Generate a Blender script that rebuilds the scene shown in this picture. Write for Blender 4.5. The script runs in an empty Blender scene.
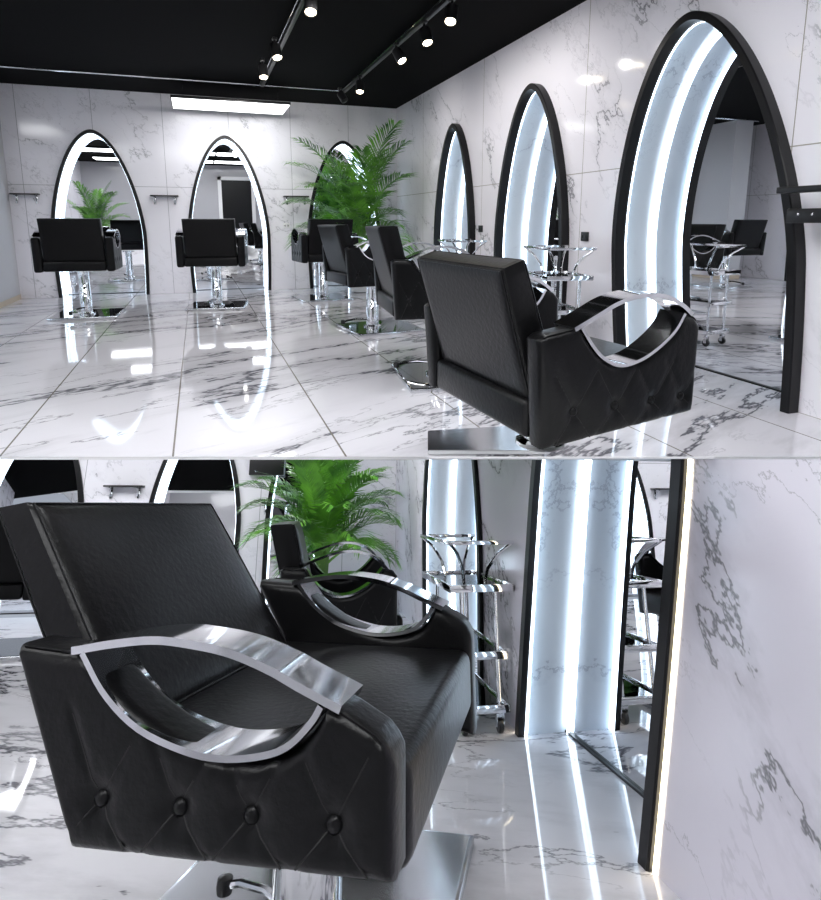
import bpy, bmesh, math, random
from math import sin, cos, tan, pi, radians, sqrt, exp, atan, atan2
from mathutils import Vector, Matrix

# ---------------------------------------------------------------- basics
C = bpy.context.scene.collection
SC = bpy.context.scene
F_PX, U0, V0 = 600.0, 410.5, 330.0        # lens: focal length and optical axis of the shifted 821x900 frame
EYE = 0.95

LOWER = []                                # top-level objects of the lower salon (stands on its own sloping floor)


class Rig:
    """axes of the camera as seen from a room whose +Y runs along its right wall"""
    def __init__(s, horizon, vanish_u):
        th = atan((V0 - horizon) / F_PX)
        c, sn = cos(th), sin(th)
        yc = (V0 - horizon) / F_PX
        a = -atan2((vanish_u - U0) / F_PX, c + yc * sn)
        s.R = Vector((cos(a), -sin(a), 0))
        hd = Vector((sin(a), cos(a), 0))
        s.F = hd * c + Vector((0, 0, -sn))
        s.U = hd * sn + Vector((0, 0, c))
        s.H = hd
        m = Matrix((s.R, s.U, -s.F)).transposed().to_4x4()
        m.translation = Vector((0, 0, EYE))
        s.M = m


RU = Rig(222.0, 197.0)
RL = Rig(505.0, 296.0)
M_LOW = RU.M @ RL.M.inverted()            # rigid placement of the lower salon


# ---------------------------------------------------------------- node materials
def new_mat(name):
    m = bpy.data.materials.new(name)
    m.use_nodes = True
    nt = m.node_tree
    return m, nt, nt.nodes['Principled BSDF']


def plain(name, col, rough=0.5, metal=0.0, spec=0.5, bump=None, coat=0.0):
    m, nt, b = new_mat(name)
    b.inputs['Base Color'].default_value = (*col, 1)
    b.inputs['Roughness'].default_value = rough
    b.inputs['Metallic'].default_value = metal
    b.inputs['Specular IOR Level'].default_value = spec
    b.inputs['Coat Weight'].default_value = coat
    if bump:
        tc = nt.nodes.new('ShaderNodeTexCoord')
        nz = nt.nodes.new('ShaderNodeTexNoise')
        nz.inputs['Scale'].default_value = bump[0]
        nz.inputs['Detail'].default_value = 4
        bp = nt.nodes.new('ShaderNodeBump')
        bp.inputs['Strength'].default_value = bump[1]
        bp.inputs['Distance'].default_value = 0.002
        nt.links.new(tc.outputs['Object'], nz.inputs['Vector'])
        nt.links.new(nz.outputs['Fac'], bp.inputs['Height'])
        nt.links.new(bp.outputs['Normal'], b.inputs['Normal'])
    return m


def emit(name, col, strength):
    m, nt, b = new_mat(name)
    b.inputs['Base Color'].default_value = (0, 0, 0, 1)
    b.inputs['Emission Color'].default_value = (*col, 1)
    b.inputs['Emission Strength'].default_value = strength
    return m


def marble(name, axes, base, vein, tile=None, toff=(0, 0), angle=0.0, scale=1.0, stretch=1.0, seed=0.0,
           rough=0.08, width=0.012, amount=0.9, grout=(0.45, 0.45, 0.47), gw=0.004, fine=0.4, mask=(0.44, 0.6)):
    m, nt, b = new_mat(name)
    N, L = nt.nodes, nt.links
    tc = N.new('ShaderNodeTexCoord')
    sp = N.new('ShaderNodeSeparateXYZ')
    L.new(tc.outputs['Object'], sp.inputs[0])
    cb = N.new('ShaderNodeCombineXYZ')
    L.new(sp.outputs[axes[0]], cb.inputs[0])
    L.new(sp.outputs[axes[1]], cb.inputs[1])
    if len(axes) > 2:
        L.new(sp.outputs[axes[2]], cb.inputs[2])
    rot = N.new('ShaderNodeVectorRotate')
    rot.rotation_type = 'Z_AXIS'
    rot.inputs['Angle'].default_value = -angle
    L.new(cb.outputs[0], rot.inputs['Vector'])
    mp = N.new('ShaderNodeMapping')
    mp.inputs['Scale'].default_value = (scale / stretch, scale, scale)
    mp.inputs['Location'].default_value = (seed, seed * 1.7, seed * 0.6)
    L.new(rot.outputs[0], mp.inputs['Vector'])

    def noise(vec, sc, det, rgh=0.55):
        n = N.new('ShaderNodeTexNoise')
        n.inputs['Scale'].default_value = sc
        n.inputs['Detail'].default_value = det
        n.inputs['Roughness'].default_value = rgh
        L.new(vec, n.inputs['Vector'])
        return n

    def math_(op, a, bb, clamp=False):
        k = N.new('ShaderNodeMath')
        k.operation = op
        k.use_clamp = clamp
        for i, x in enumerate((a, bb)):
            if x is None:
                continue
            if isinstance(x, (int, float)):
                k.inputs[i].default_value = x
            else:
                L.new(x, k.inputs[i])
        return k.outputs[0]

    def ramp(x, lo, hi, a, bb):
        r = N.new('ShaderNodeMapRange')
        r.interpolation_type = 'SMOOTHSTEP'
        r.inputs[1].default_value, r.inputs[2].default_value = lo, hi
        r.inputs[3].default_value, r.inputs[4].default_value = a, bb
        L.new(x, r.inputs[0])
        return r.outputs[0]

    n1 = noise(mp.outputs[0], 1.0, 7, 0.62)
    n2 = noise(mp.outputs[0], 2.3, 8, 0.6)
    n3 = noise(mp.outputs[0], 0.9, 2, 0.5)
    mp2 = N.new('ShaderNodeMapping')
    mp2.inputs['Location'].default_value = (seed + 31, 17, 5)
    L.new(mp.outputs[0], mp2.inputs['Vector'])
    n4 = noise(mp2.outputs[0], 1.3, 3, 0.5)
    l1 = math_('ABSOLUTE', math_('SUBTRACT', n1.outputs['Fac'], 0.5), None)
    l2 = math_('ABSOLUTE', math_('SUBTRACT', n2.outputs['Fac'], 0.48), None)
    v1 = math_('MULTIPLY', ramp(l1, 0.0, width, 1, 0), ramp(n4.outputs['Fac'], mask[0], mask[1], 0.12, 1))
    halo = math_('MULTIPLY', ramp(l1, 0.0, width * 5, 1, 0), ramp(n4.outputs['Fac'], mask[0], mask[1] + .08, 0.0, 0.22))
    v2 = math_('MULTIPLY', ramp(l2, 0.0, width * 0.55, 1, 0), ramp(n3.outputs['Fac'], 0.46, 0.62, 0.0, fine))
    tot = math_('MULTIPLY', math_('MAXIMUM', math_('MAXIMUM', v1, halo), v2), amount, True)
    mx = N.new('ShaderNodeMix')
    mx.data_type = 'RGBA'
    mx.inputs['A'].default_value = (*base, 1)
    mx.inputs['B'].default_value = (*vein, 1)
    L.new(tot, mx.inputs['Factor'])
    col = mx.outputs['Result']
    if tile:
        ma = N.new('ShaderNodeMapping')
        ma.inputs['Location'].default_value = (-toff[0], -toff[1], 0)
        L.new(cb.outputs[0], ma.inputs['Vector'])
        br = N.new('ShaderNodeTexBrick')
        br.offset = 0.0
        br.squash = 1.0
        br.inputs['Scale'].default_value = 1.0
        br.inputs['Brick Width'].default_value = tile[0]
        br.inputs['Row Height'].default_value = tile[1]
        br.inputs['Mortar Size'].default_value = gw
        br.inputs['Mortar Smooth'].default_value = 0.0
        L.new(ma.outputs[0], br.inputs['Vector'])
        m2 = N.new('ShaderNodeMix')
        m2.data_type = 'RGBA'
        L.new(br.outputs['Fac'], m2.inputs['Factor'])
        L.new(col, m2.inputs['A'])
        m2.inputs['B'].default_value = (*grout, 1)
        col = m2.outputs['Result']
    L.new(col, b.inputs['Base Color'])
    b.inputs['Roughness'].default_value = rough
    b.inputs['Specular IOR Level'].default_value = 0.5
    return m


def glass_mat(name, tint):
    m, nt, b = new_mat(name)
    N, L = nt.nodes, nt.links
    out = N['Material Output']
    tr = N.new('ShaderNodeBsdfTransparent')
    tr.inputs[0].default_value = (*tint, 1)
    gl = N.new('ShaderNodeBsdfGlossy')
    gl.inputs['Roughness'].default_value = 0.03
    fr = N.new('ShaderNodeFresnel')
    fr.inputs[0].default_value = 1.6
    mx = N.new('ShaderNodeMixShader')
    L.new(fr.outputs[0], mx.inputs[0])
    L.new(tr.outputs[0], mx.inputs[1])
    L.new(gl.outputs[0], mx.inputs[2])
    L.new(mx.outputs[0], out.inputs['Surface'])
    return m


LEATHER = plain('black_leather', (0.005, 0.005, 0.0055), 0.33, 0, 0.16, (120, 0.12))
LEATHER_NEAR = plain('grained_black_leather', (0.005, 0.005, 0.0055), 0.30, 0, 0.22, (75, 0.55))
SEAM = plain('seam_thread', (0.006, 0.006, 0.006), 0.6)
CHROME = plain('chrome', (0.80, 0.81, 0.83), 0.07, 1.0)
STEEL = plain('brushed_steel', (0.62, 0.63, 0.65), 0.16, 1.0)
GLOSSBLACK = plain('polished_black_plate', (0.02, 0.02, 0.022), 0.03, 0, 0.9, coat=1.0)
FRAME = plain('matt_black_metal', (0.006, 0.006, 0.007), 0.35, 0, 0.3)
MIRROR = plain('mirror_silver', (0.86, 0.87, 0.89), 0.0, 1.0)
CEIL = plain('black_ceiling_paint', (0.0018, 0.0018, 0.002), 0.8, 0, 0.06)
BLACKP = plain('black_plastic', (0.012, 0.012, 0.013), 0.3)
WHITEP = plain('white_plastic', (0.8, 0.8, 0.8), 0.3)
GLASS = glass_mat('clear_glass', (0.86, 0.92, 0.94))
DARKGLASS = glass_mat('smoked_glass', (0.10, 0.11, 0.12))
LEDC = emit('cool_led', (0.72, 0.86, 1.0), 5.5)
FILLGLOW = emit('added_cool_glow', (0.62, 0.81, 1.0), 2.3)  # glow of the hidden strip added to brighten the niche lining
LEDF = emit('cool_led_front', (0.74, 0.87, 1.0), 5.0)
LEDW = emit('warm_led', (1.0, 0.86, 0.62), 5.0)
PANEL = emit('light_diffuser', (0.97, 0.98, 1.0), 7.0)
PANEL_SOFT = emit('soft_light_diffuser', (0.97, 0.98, 1.0), 3.5)
LENS = emit('warm_lamp', (1.0, 0.86, 0.62), 16.0)
LINING = marble('lining_marble', 'YZX', (0.84, 0.90, 0.96), (0.48, 0.52, 0.60), None, angle=1.0, scale=1.6, seed=4.0, rough=0.15,
                width=0.010, amount=0.75)
FLOOR_M = marble('floor_marble', 'XY', (0.80, 0.785, 0.83), (0.10, 0.10, 0.12), (0.673, 30.0), (-0.15, -9.0), radians(24), 1.15, 3.6, 5.1,
                 0.045, 0.017, 0.95, (0.22, 0.20, 0.18), 0.004, 0.75, (0.30, 0.46))
FLOOR2_M = marble('lower_floor_marble', 'XY', (0.78, 0.77, 0.81), (0.10, 0.10, 0.12), None, (0, 0), radians(-20), 1.6, 2.6, 9.3,
                  0.045, 0.020, 0.95, (0.20, 0.19, 0.18), 0.005, 0.75, (0.30, 0.46))
WALLB_M = marble('back_wall_marble', 'XZ', (0.88, 0.87, 0.92), (0.26, 0.26, 0.29), (0.815, 1.40), (-0.345, 0.0), radians(-40), 1.5, 1.7, 1.0,
                 0.10, 0.010, 0.8, (0.42, 0.42, 0.45), 0.003, 0.4)
WALLR_M = marble('right_wall_marble', 'YZ', (0.92, 0.90, 0.95), (0.22, 0.22, 0.25), (1.75, 1.32), (4.05 - 1.75, 0.0), radians(48), 1.35, 2.0, 6.2,
                 0.10, 0.011, 0.9, (0.40, 0.38, 0.34), 0.003, 0.4)
WALLL_M = marble('lower_wall_marble', 'YZ', (0.84, 0.82, 0.90), (0.20, 0.20, 0.22), None, (0, 0), radians(52), 1.35, 1.6, 2.4,
                 0.14, 0.011, 0.9, fine=0.5, mask=(0.36, 0.52))
WALL_PLAIN = marble('side_wall_marble', 'YZ', (0.88, 0.87, 0.92), (0.28, 0.28, 0.31), (0.9, 1.4), (0, 0), radians(45), 1.3, 1.8, 9.0, 0.12,
                    0.010, 0.8)
PIER_M = plain('grey_plaster', (0.55, 0.55, 0.57), 0.5)
BEIGE = plain('beige_skirting', (0.62, 0.52, 0.40), 0.4)
WHITEEDGE = plain('white_slab_edge', (0.97, 0.97, 0.97), 0.5)
POT = plain('white_ceramic', (0.75, 0.75, 0.76), 0.25)
SOIL = plain('dark_soil', (0.03, 0.02, 0.015), 0.9)


def leaf_mat():
    m, nt, b = new_mat('palm_leaf')
    N, L = nt.nodes, nt.links
    tc = N.new('ShaderNodeTexCoord')
    nz = N.new('ShaderNodeTexNoise')
    nz.inputs['Scale'].default_value = 5
    r = N.new('ShaderNodeValToRGB')
    r.color_ramp.elements[0].position = 0.35
    r.color_ramp.elements[0].color = (0.025, 0.12, 0.016, 1)
    r.color_ramp.elements[1].position = 0.68
    r.color_ramp.elements[1].color = (0.17, 0.46, 0.04, 1)
    L.new(tc.outputs['Object'], nz.inputs['Vector'])
    L.new(nz.outputs['Fac'], r.inputs[0])
    L.new(r.outputs[0], b.inputs['Base Color'])
    b.inputs['Roughness'].default_value = 0.38
    return m


LEAF = leaf_mat()
STEM = plain('palm_stem', (0.10, 0.22, 0.04), 0.5)


# ---------------------------------------------------------------- mesh helpers
def obj(name, bm, mat, parent=None, smooth=True, mats=None):
    me = bpy.data.meshes.new(name)
    bm.normal_update()
    bm.to_mesh(me)
    bm.free()
    for k in (mats or [mat]):
        me.materials.append(k)
    if smooth:
        for p in me.polygons:
            p.use_smooth = True
        try:
            me.set_sharp_from_angle(angle=radians(38))
        except Exception:
            pass
    o = bpy.data.objects.new(name, me)
    C.objects.link(o)
    if parent:
        o.parent = parent
    return o


def struct(name, bm, mat, low=False, smooth=False):
    o = obj(name, bm, mat, None, smooth)
    o['kind'] = 'structure'
    if low:
        LOWER.append(o)
    return o


def thing(name, label, cat, loc=(0, 0, 0), rotz=0.0, group=None, low=False):
    o = bpy.data.objects.new(name, None)
    C.objects.link(o)
    o.empty_display_size = 0.1
    o.location = loc
    o.rotation_euler = (0, 0, rotz)
    o['label'] = label
    o['category'] = cat
    if group:
        o['group'] = group
    if low:
        LOWER.append(o)
    return o


def tag(o, label, cat, group=None, low=False):
    o['label'] = label
    o['category'] = cat
    if group:
        o['group'] = group
    if low:
        LOWER.append(o)
    return o


def dup(root, loc, rotz, label, group=None, low=False):
    r = root.copy()
    C.objects.link(r)
    r.location = loc
    r.rotation_euler = (0, 0, rotz)
    r['label'] = label
    if group:
        r['group'] = group
    for ch in list(root.children):
        c = ch.copy()
        C.objects.link(c)
        c.parent = r
        for g in list(ch.children):
            d = g.copy()
            C.objects.link(d)
            d.parent = c
    if low:
        LOWER.append(r)
    return r


def box(bm, x0, x1, y0, y1, z0, z1, bev=0.0, seg=2):
    t = bmesh.new()
    bmesh.ops.create_cube(t, size=1)
    for v in t.verts:
        v.co = Vector(((x0 + x1) / 2 + v.co.x * (x1 - x0), (y0 + y1) / 2 + v.co.y * (y1 - y0), (z0 + z1) / 2 + v.co.z * (z1 - z0)))
    if bev:
        bmesh.ops.bevel(t, geom=t.edges[:], offset=bev, segments=seg, profile=0.5, affect='EDGES')
    join(bm, t)
    return bm


def join(bm, t, mat=None):
    me = bpy.data.meshes.new('tmp')
    t.to_mesh(me)
    t.free()
    if mat is not None:
        me.transform(mat)
    bm.from_mesh(me)
    bpy.data.meshes.remove(me)


def tube(bm, pts, r, seg=10, closed=False, caps=True, rfun=None):
    pts = [Vector(p) for p in pts]
    n = len(pts)
    rings = []
    up = None
    for i, p in enumerate(pts):
        a = pts[(i - 1) % n] if (closed or i > 0) else p
        b = pts[(i + 1) % n] if (closed or i < n - 1) else p
        t = (b - a).normalized()
        if up is None:
            up = t.orthogonal().normalized()
        else:
            up = (up - t * up.dot(t))
            up = up.normalized() if up.length > 1e-6 else t.orthogonal().normalized()
        s = t.cross(up)
        rr = rfun(i / max(1, n - 1)) if rfun else r
        rings.append([bm.verts.new(p + (up * cos(k * 2 * pi / seg) + s * sin(k * 2 * pi / seg)) * rr) for k in range(seg)])
    m = n if closed else n - 1
    for i in range(m):
        A, B = rings[i], rings[(i + 1) % n]
        for k in range(seg):
            bm.faces.new((A[k], A[(k + 1) % seg], B[(k + 1) % seg], B[k]))
    if caps and not closed:
        bm.faces.new(rings[0][::-1])
        bm.faces.new(rings[-1])
    return bm


def lathe(bm, prof, seg=32, cx=0, cy=0):
    rings = []
    for r, z in prof:
        rings.append([bm.verts.new((cx + r * cos(k * 2 * pi / seg), cy + r * sin(k * 2 * pi / seg), z)) for k in range(seg)])
    for A, B in zip(rings, rings[1:]):
        for k in range(seg):
            bm.faces.new((A[k], A[(k + 1) % seg], B[(k + 1) % seg], B[k]))
    bm.faces.new(rings[0][::-1])
    bm.faces.new(rings[-1])
    return bm


def poly(bm, pts):
    return bm.faces.new([bm.verts.new(p) for p in pts])


def spline(pts, n):
    """Catmull-Rom through 2D points"""
    P = [Vector(p) for p in pts]
    P = [P[0] * 2 - P[1]] + P + [P[-1] * 2 - P[-2]]
    out = []
    m = len(P) - 3
    for k in range(n + 1):
        t = k / n * m
        i = min(int(t), m - 1)
        f = t - i
        a, b, c, d = P[i:i + 4]
        out.append(0.5 * ((2 * b) + (c - a) * f + (2 * a - 5 * b + 4 * c - d) * f * f + (3 * b - 3 * c + d - a) * f ** 3))
    return out


def interp(pts, s):
    if s <= pts[0][0]:
        return pts[0][1]
    for a, b in zip(pts, pts[1:]):
        if s <= b[0]:
            f = (s - a[0]) / max(1e-9, b[0] - a[0])
            return a[1] + (b[1] - a[1]) * f
    return pts[-1][1]


def split_islands(root):
    """jambs that the slab has cut apart become parts of their own"""
    for o in list(root.children):
        bm = bmesh.new()
        bm.from_mesh(o.data)
        seen, groups = set(), []
        for v in bm.verts:
            if v in seen:
                continue
            st, g = [v], set()
            while st:
                q = st.pop()
                if q in g:
                    continue
                g.add(q)
                st += [e.other_vert(q) for e in q.link_edges]
            seen |= g
            groups.append({q.index for q in g})
        bm.free()
        if len(groups) < 2:
            continue
        for g in groups[1:]:
            c = o.copy()
            c.data = o.data.copy()
            C.objects.link(c)
            b2 = bmesh.new()
            b2.from_mesh(c.data)
            b2.verts.ensure_lookup_table()
            bmesh.ops.delete(b2, geom=[v for v in b2.verts if v.index not in g], context='VERTS')
            b2.to_mesh(c.data)
            b2.free()
        b2 = bmesh.new()
        b2.from_mesh(o.data)
        bmesh.ops.delete(b2, geom=[v for v in b2.verts if v.index not in groups[0]], context='VERTS')
        b2.to_mesh(o.data)
        b2.free()


def trim(root, co, no):
    """cut a thing's meshes off where they reach the slab above (keeps the side away from no)"""
    for o in [root] + list(root.children_recursive):
        if o.type != 'MESH':
            continue
        m = o.matrix_local.copy()
        p = o.parent
        while p:
            m = p.matrix_basis @ m
            p = p.parent
        if root in LOWER:
            m = M_LOW @ m
        mi = m.inverted()
        bm = bmesh.new()
        bm.from_mesh(o.data)
        lc = mi @ co
        ln = (mi.to_3x3() @ no).normalized()
        bmesh.ops.bisect_plane(bm, geom=bm.verts[:] + bm.edges[:] + bm.faces[:], plane_co=lc, plane_no=ln, clear_outer=True)
        bm.to_mesh(o.data)
        bm.free()


def row_plane(rig, v):
    n = rig.R.cross(rig.F + rig.U * ((V0 - v) / F_PX)).normalized()
    return n if n.z > 0 else -n


# ---------------------------------------------------------------- styling chair
STD = dict(W=0.70, L=0.50, tp=0.078, zb=((0.0, 0.425), (0.5, 0.425)), zbl=None,
           top_rear=((0.0, 0.742), (0.02, 0.752), (0.105, 0.748)),
           scoop=((0.105, 0.748), (0.145, 0.69), (0.19, 0.655), (0.25, 0.637), (0.31, 0.645), (0.37, 0.675), (0.41, 0.71), (0.44, 0.745)),
           arch=((0.085, 0.752), (0.16, 0.783), (0.23, 0.805), (0.30, 0.813), (0.37, 0.80), (0.42, 0.772), (0.455, 0.735)),
           top_front=((0.44, 0.745), (0.48, 0.738), (0.5, 0.715)), inset=0.02,
           back=((-0.315, 0.925), (-0.20, 0.93), (-0.105, 0.52), (-0.20, 0.50)), bx=(-0.262, 0.262),
           seat=0.55, seat_b=0.44, buttons=(0.09, 0.20, 0.31, 0.42), bz=0.53,
           col=(0.0, 0.10), plate=(0.0, 0.17, 0.31), col_r=0.052, apron=(0.43, 0.525), plate_cut=None, z_plate=0.0, cols=56)


def chair(label, loc, yaw, P, group, low=False, leather=None, lever=True, rotation_plate=0.0):
    leather = leather or LEATHER
    t = thing('styling_chair', label, 'chair', loc, yaw, group, low)
    W, L, tp = P['W'], P['L'], P['tp']
    r = -L / 2
    scoop = [tuple(v) for v in spline(P['scoop'], 40)]
    top = list(P['top_rear'])[:-1] + scoop + list(P['top_front'])[1:]
    for side in (1, -1):
        zb = P['zb'] if side > 0 or not P['zbl'] else P['zbl']
        ss = []
        n = P['cols']
        for k in range(n + 1):
            f = k / n
            ss.append(L * (0.5 - 0.5 * cos(pi * f)) * 0.35 + L * f * 0.65)
        ss = [0, 0.004, 0.012] + [s for s in ss if 0.014 < s < L - 0.014] + [L - 0.012, L - 0.004, L]
        ts = [0, 0.006, 0.02, 0.05] + [k / 22 for k in range(2, 21)] + [0.95, 0.98, 0.994, 1]
        seams = []
        for b in P['buttons']:
            h = 0.5 * (P['buttons'][1] - P['buttons'][0])
            up_ = P['bz'] + 0.105
            dn = interp(zb, b)
            seams += [((b, P['bz']), (b - h, up_)), ((b, P['bz']), (b + h, up_)), ((b, P['bz']), (b - h * 0.9, dn)), ((b, P['bz']), (b + h * 0.9, dn))]

        def face_x(s, z, e):
            rr = 0.022
            x = tp / 2
            if e < rr:
                x -= rr * (1 - sqrt(max(0, 1 - (1 - e / rr) ** 2)))
            return x

        def dent(s, z):
            d = 0.0
            for b in P['buttons']:
                q = (s - b) ** 2 + (z - P['bz']) ** 2
                d += 0.012 * exp(-q / 0.0005)
            for (a, c) in seams:
                ax, az = a
                cx, cz = c
                vx, vz = cx - ax, cz - az
                f = max(0, min(1, ((s - ax) * vx + (z - az) * vz) / (vx * vx + vz * vz)))
                q = (s - ax - f * vx) ** 2 + (z - az - f * vz) ** 2
                d = max(d, 0.0028 * exp(-q / 0.00005))
            return d
        bm = bmesh.new()
        cx = side * (W / 2 - tp / 2)
        grids = []
        for io in (1, -1):
            G = []
            for s in ss:
                lo, hi = interp(zb, s), interp(top, s)
                col = []
                for q in ts:
                    z = lo + (hi - lo) * q
                    ins = P['inset'] * (1 - (z - interp(zb, 0)) / max(0.05, interp(top, 0) - interp(zb, 0)))
                    s_ = s + ins * (1 - s / L)
                    e = min((z - lo), (hi - z), s * 1.0, (L - s) * 1.0)
                    x = face_x(s, z, e)
                    if io > 0:
                        x -= dent(s_, z)
                    col.append(bm.verts.new((cx + side * io * x, r + s_, z)))
                G.append(col)
            grids.append(G)
            for a in range(len(ss) - 1):
                for b in range(len(ts) - 1):
                    q = (G[a][b], G[a + 1][b], G[a + 1][b + 1], G[a][b + 1])
                    bm.faces.new(q if side * io > 0 else q[::-1])
        A, B = grids
        loop = [(a, 0) for a in range(len(ss))] + [(len(ss) - 1, b) for b in range(1, len(ts))] + \
               [(a, len(ts) - 1) for a in range(len(ss) - 2, -1, -1)] + [(0, b) for b in range(len(ts) - 2, 0, -1)]
        for i in range(len(loop)):
            p, q = loop[i], loop[(i + 1) % len(loop)]
            f = (A[p[0]][p[1]], B[p[0]][p[1]], B[q[0]][q[1]], A[q[0]][q[1]])
            bm.faces.new(f if side > 0 else f[::-1])
        bmesh.ops.recalc_face_normals(bm, faces=bm.faces[:])
        arm = obj('armrest_panel', bm, leather, t)
        # piping round the outer edge
        ed = [(s + (P['inset'] * (1 - s / L)), interp(zb, s) + 0.004) for s in ss[2:-2:3]]
        bm = bmesh.new()
        tube(bm, [(cx + side * (tp / 2 - 0.010), r + s, z - 0.002) for s, z in
                  [(s, interp(top, s)) for s in [0.012 + (L - 0.03) * k / 60 for k in range(61)]]], 0.0026, 6)
        obj('piping', bm, leather, arm)
        # chrome arch and scoop band
        for nm, pts, nn in (('chrome_arch', P['arch'], 36), ('chrome_scoop', P['scoop'], 36)):
            sp = spline(pts, nn)
            bm = bmesh.new()
            th = 0.011
            hw = tp / 2 + 0.002
            prev = None
            for i, p in enumerate(sp):
                a = sp[max(0, i - 1)]
                b = sp[min(nn, i + 1)]
                d = (b - a).normalized()
                nrm = Vector((-d.y, d.x))
                bot, tp_ = (p, p + nrm * th) if nm == 'chrome_arch' else (p - nrm * 0.002, p + nrm * (th * 0.6))
                ring = [bm.verts.new((cx + sx * hw, r + q.x, q.y)) for sx, q in ((-1, bot), (1, bot), (1, tp_), (-1, tp_))]
                if prev:
                    for k in range(4):
                        bm.faces.new((prev[k], prev[(k + 1) % 4], ring[(k + 1) % 4], ring[k]))
                else:
                    bm.faces.new(ring[::-1])
                prev = ring
            bm.faces.new(prev)
            bmesh.ops.recalc_face_normals(bm, faces=bm.faces[:])
            obj(nm, bm, CHROME, t)
        # buttons
        for b in P['buttons']:
            bm = bmesh.new()
            lathe(bm, [(0.0005, 0.0135), (0.006, 0.0125), (0.0105, 0.009), (0.0125, 0.004), (0.012, 0.0)][::-1], 16)
            m = Matrix.Translation((cx + side * (tp / 2 - 0.0165), r + b, P['bz'])) @ Matrix.Rotation(side * pi / 2, 4, 'Y')
            bm.transform(m)
            obj('button', bm, leather, arm)
        # tufting seams as thin stitched lines
        bm = bmesh.new()
        for (a, c) in seams:
            pts = []
            for k in range(9):
                f = 0.12 + 0.86 * k / 8
                s = a[0] + (c[0] - a[0]) * f
                z = a[1] + (c[1] - a[1]) * f
                if s < 0.02 + P['inset'] * (1 - (z - interp(zb, 0)) / (interp(top, 0) - interp(zb, 0))) or s > L - 0.02 or z > interp(top, s) - 0.018 or z < interp(zb, s) + 0.006:
                    continue
                pts.append((cx + side * (tp / 2 - dent(s, z) - 0.0006), r + s, z))
            if len(pts) > 2:
                tube(bm, pts, 0.0016, 5)
        obj('tufting_seam', bm, SEAM, arm)
    # backrest: reclined padded slab
    x0, x1 = P['bx']
    bm = bmesh.new()
    q = [Vector(p) for p in P['back']]          # rear-top, front-top, front-bottom, rear-bottom
    nx, nz = 20, 16
    def backpt(fx, fz, fr):
        rear = q[0].lerp(q[3], fz)
        front = q[1].lerp(q[2], fz)
        ex = min(fx, 1 - fx) * (x1 - x0)
        ez = min(fz, 1 - fz) * (q[1] - q[2]).length
        e = min(ex, ez)
        rad = 0.03
        sh = 0 if e >= rad else (1 - sqrt(max(0, 1 - (1 - e / rad) ** 2))) * 0.3
        puff = 0.012 * (1 - (2 * fx - 1) ** 4) * (1 - (2 * fz - 1) ** 4)
        mid = 0.5
        f = mid + (fr - mid) * (1 - sh)
        p = rear.lerp(front, f)
        if fr > 0.5:
            d = (front - rear).normalized()
            p = p + d * puff
        return Vector((x0 + (x1 - x0) * fx, p.x, p.y))
    us = [0, 0.012, 0.035, 0.07] + [k / nx for k in range(2, nx - 1)] + [0.93, 0.965, 0.988, 1]
    vs = [0, 0.015, 0.04, 0.08] + [k / nz for k in range(2, nz - 1)] + [0.92, 0.96, 0.985, 1]
    GR = []
    for fr in (1, 0):
        G = [[bm.verts.new(backpt(a, b, fr)) for b in vs] for a in us]
        GR.append(G)
        for a in range(len(us) - 1):
            for b in range(len(vs) - 1):
                bm.faces.new((G[a][b], G[a + 1][b], G[a + 1][b + 1], G[a][b + 1]))
    A, B = GR
    loop = [(a, 0) for a in range(len(us))] + [(len(us) - 1, b) for b in range(1, len(vs))] + \
           [(a, len(vs) - 1) for a in range(len(us) - 2, -1, -1)] + [(0, b) for b in range(len(vs) - 2, 0, -1)]
    for i in range(len(loop)):
        p, s = loop[i], loop[(i + 1) % len(loop)]
        bm.faces.new((A[p[0]][p[1]], B[p[0]][p[1]], B[s[0]][s[1]], A[s[0]][s[1]]))
    bmesh.ops.recalc_face_normals(bm, faces=bm.faces[:])
    back = obj('backrest', bm, leather, t)
    for fr in (1, 0):
        bm = bmesh.new()
        pts = [backpt(a, 0.012, fr) for a in us[1:-1]] + [backpt(0.988, b, fr) for b in vs[2:-1]] + \
              [backpt(a, 0.988, fr) for a in us[-2:0:-1]] + [backpt(0.012, b, fr) for b in vs[-2:1:-1]]
        tube(bm, pts, 0.0034, 6, closed=True)
        obj('piping', bm, leather, back)
    # seat cushion
    xi0, xi1 = -W / 2 + tp + 0.002, W / 2 - tp - 0.002
    bm = bmesh.new()
    box(bm, xi0, xi1, r + 0.05, -r + P.get('seat_front', 0.035), P['seat_b'], P['seat'], 0.028, 4)
    obj('seat_cushion', bm, leather, t)
    bm = bmesh.new()
    ay = P['inset'] * 0.8
    box(bm, xi0, xi1, r + ay, r + ay + 0.065, P['apron'][0], P['apron'][1], 0.016, 3)
    obj('rear_apron', bm, leather, t)
    bm = bmesh.new()
    box(bm, xi0 + 0.01, xi1 - 0.01, r + ay + 0.05, -r - 0.02, P['seat_b'], P['seat_b'] + 0.02)
    obj('seat_frame', bm, FRAME, t)
    # pedestal
    px, py, ph = P['plate']
    cx, cy = P['col']
    z0 = P['z_plate']
    bm = bmesh.new()
    R = P['col_r']
    zt = P['seat_b'] - 0.02
    lathe(bm, [(R * 1.5, z0 + 0.028), (R * 1.5, z0 + 0.04), (R * 1.06, z0 + 0.05), (R * 1.06, z0 + (zt - z0) * 0.55), (R, z0 + (zt - z0) * 0.56),
               (R, zt - 0.02), (R * 1.8, zt - 0.015), (R * 1.8, zt)], 28, cx, cy)
    obj('hydraulic_column', bm, CHROME, t)
    bm = bmesh.new()
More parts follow.
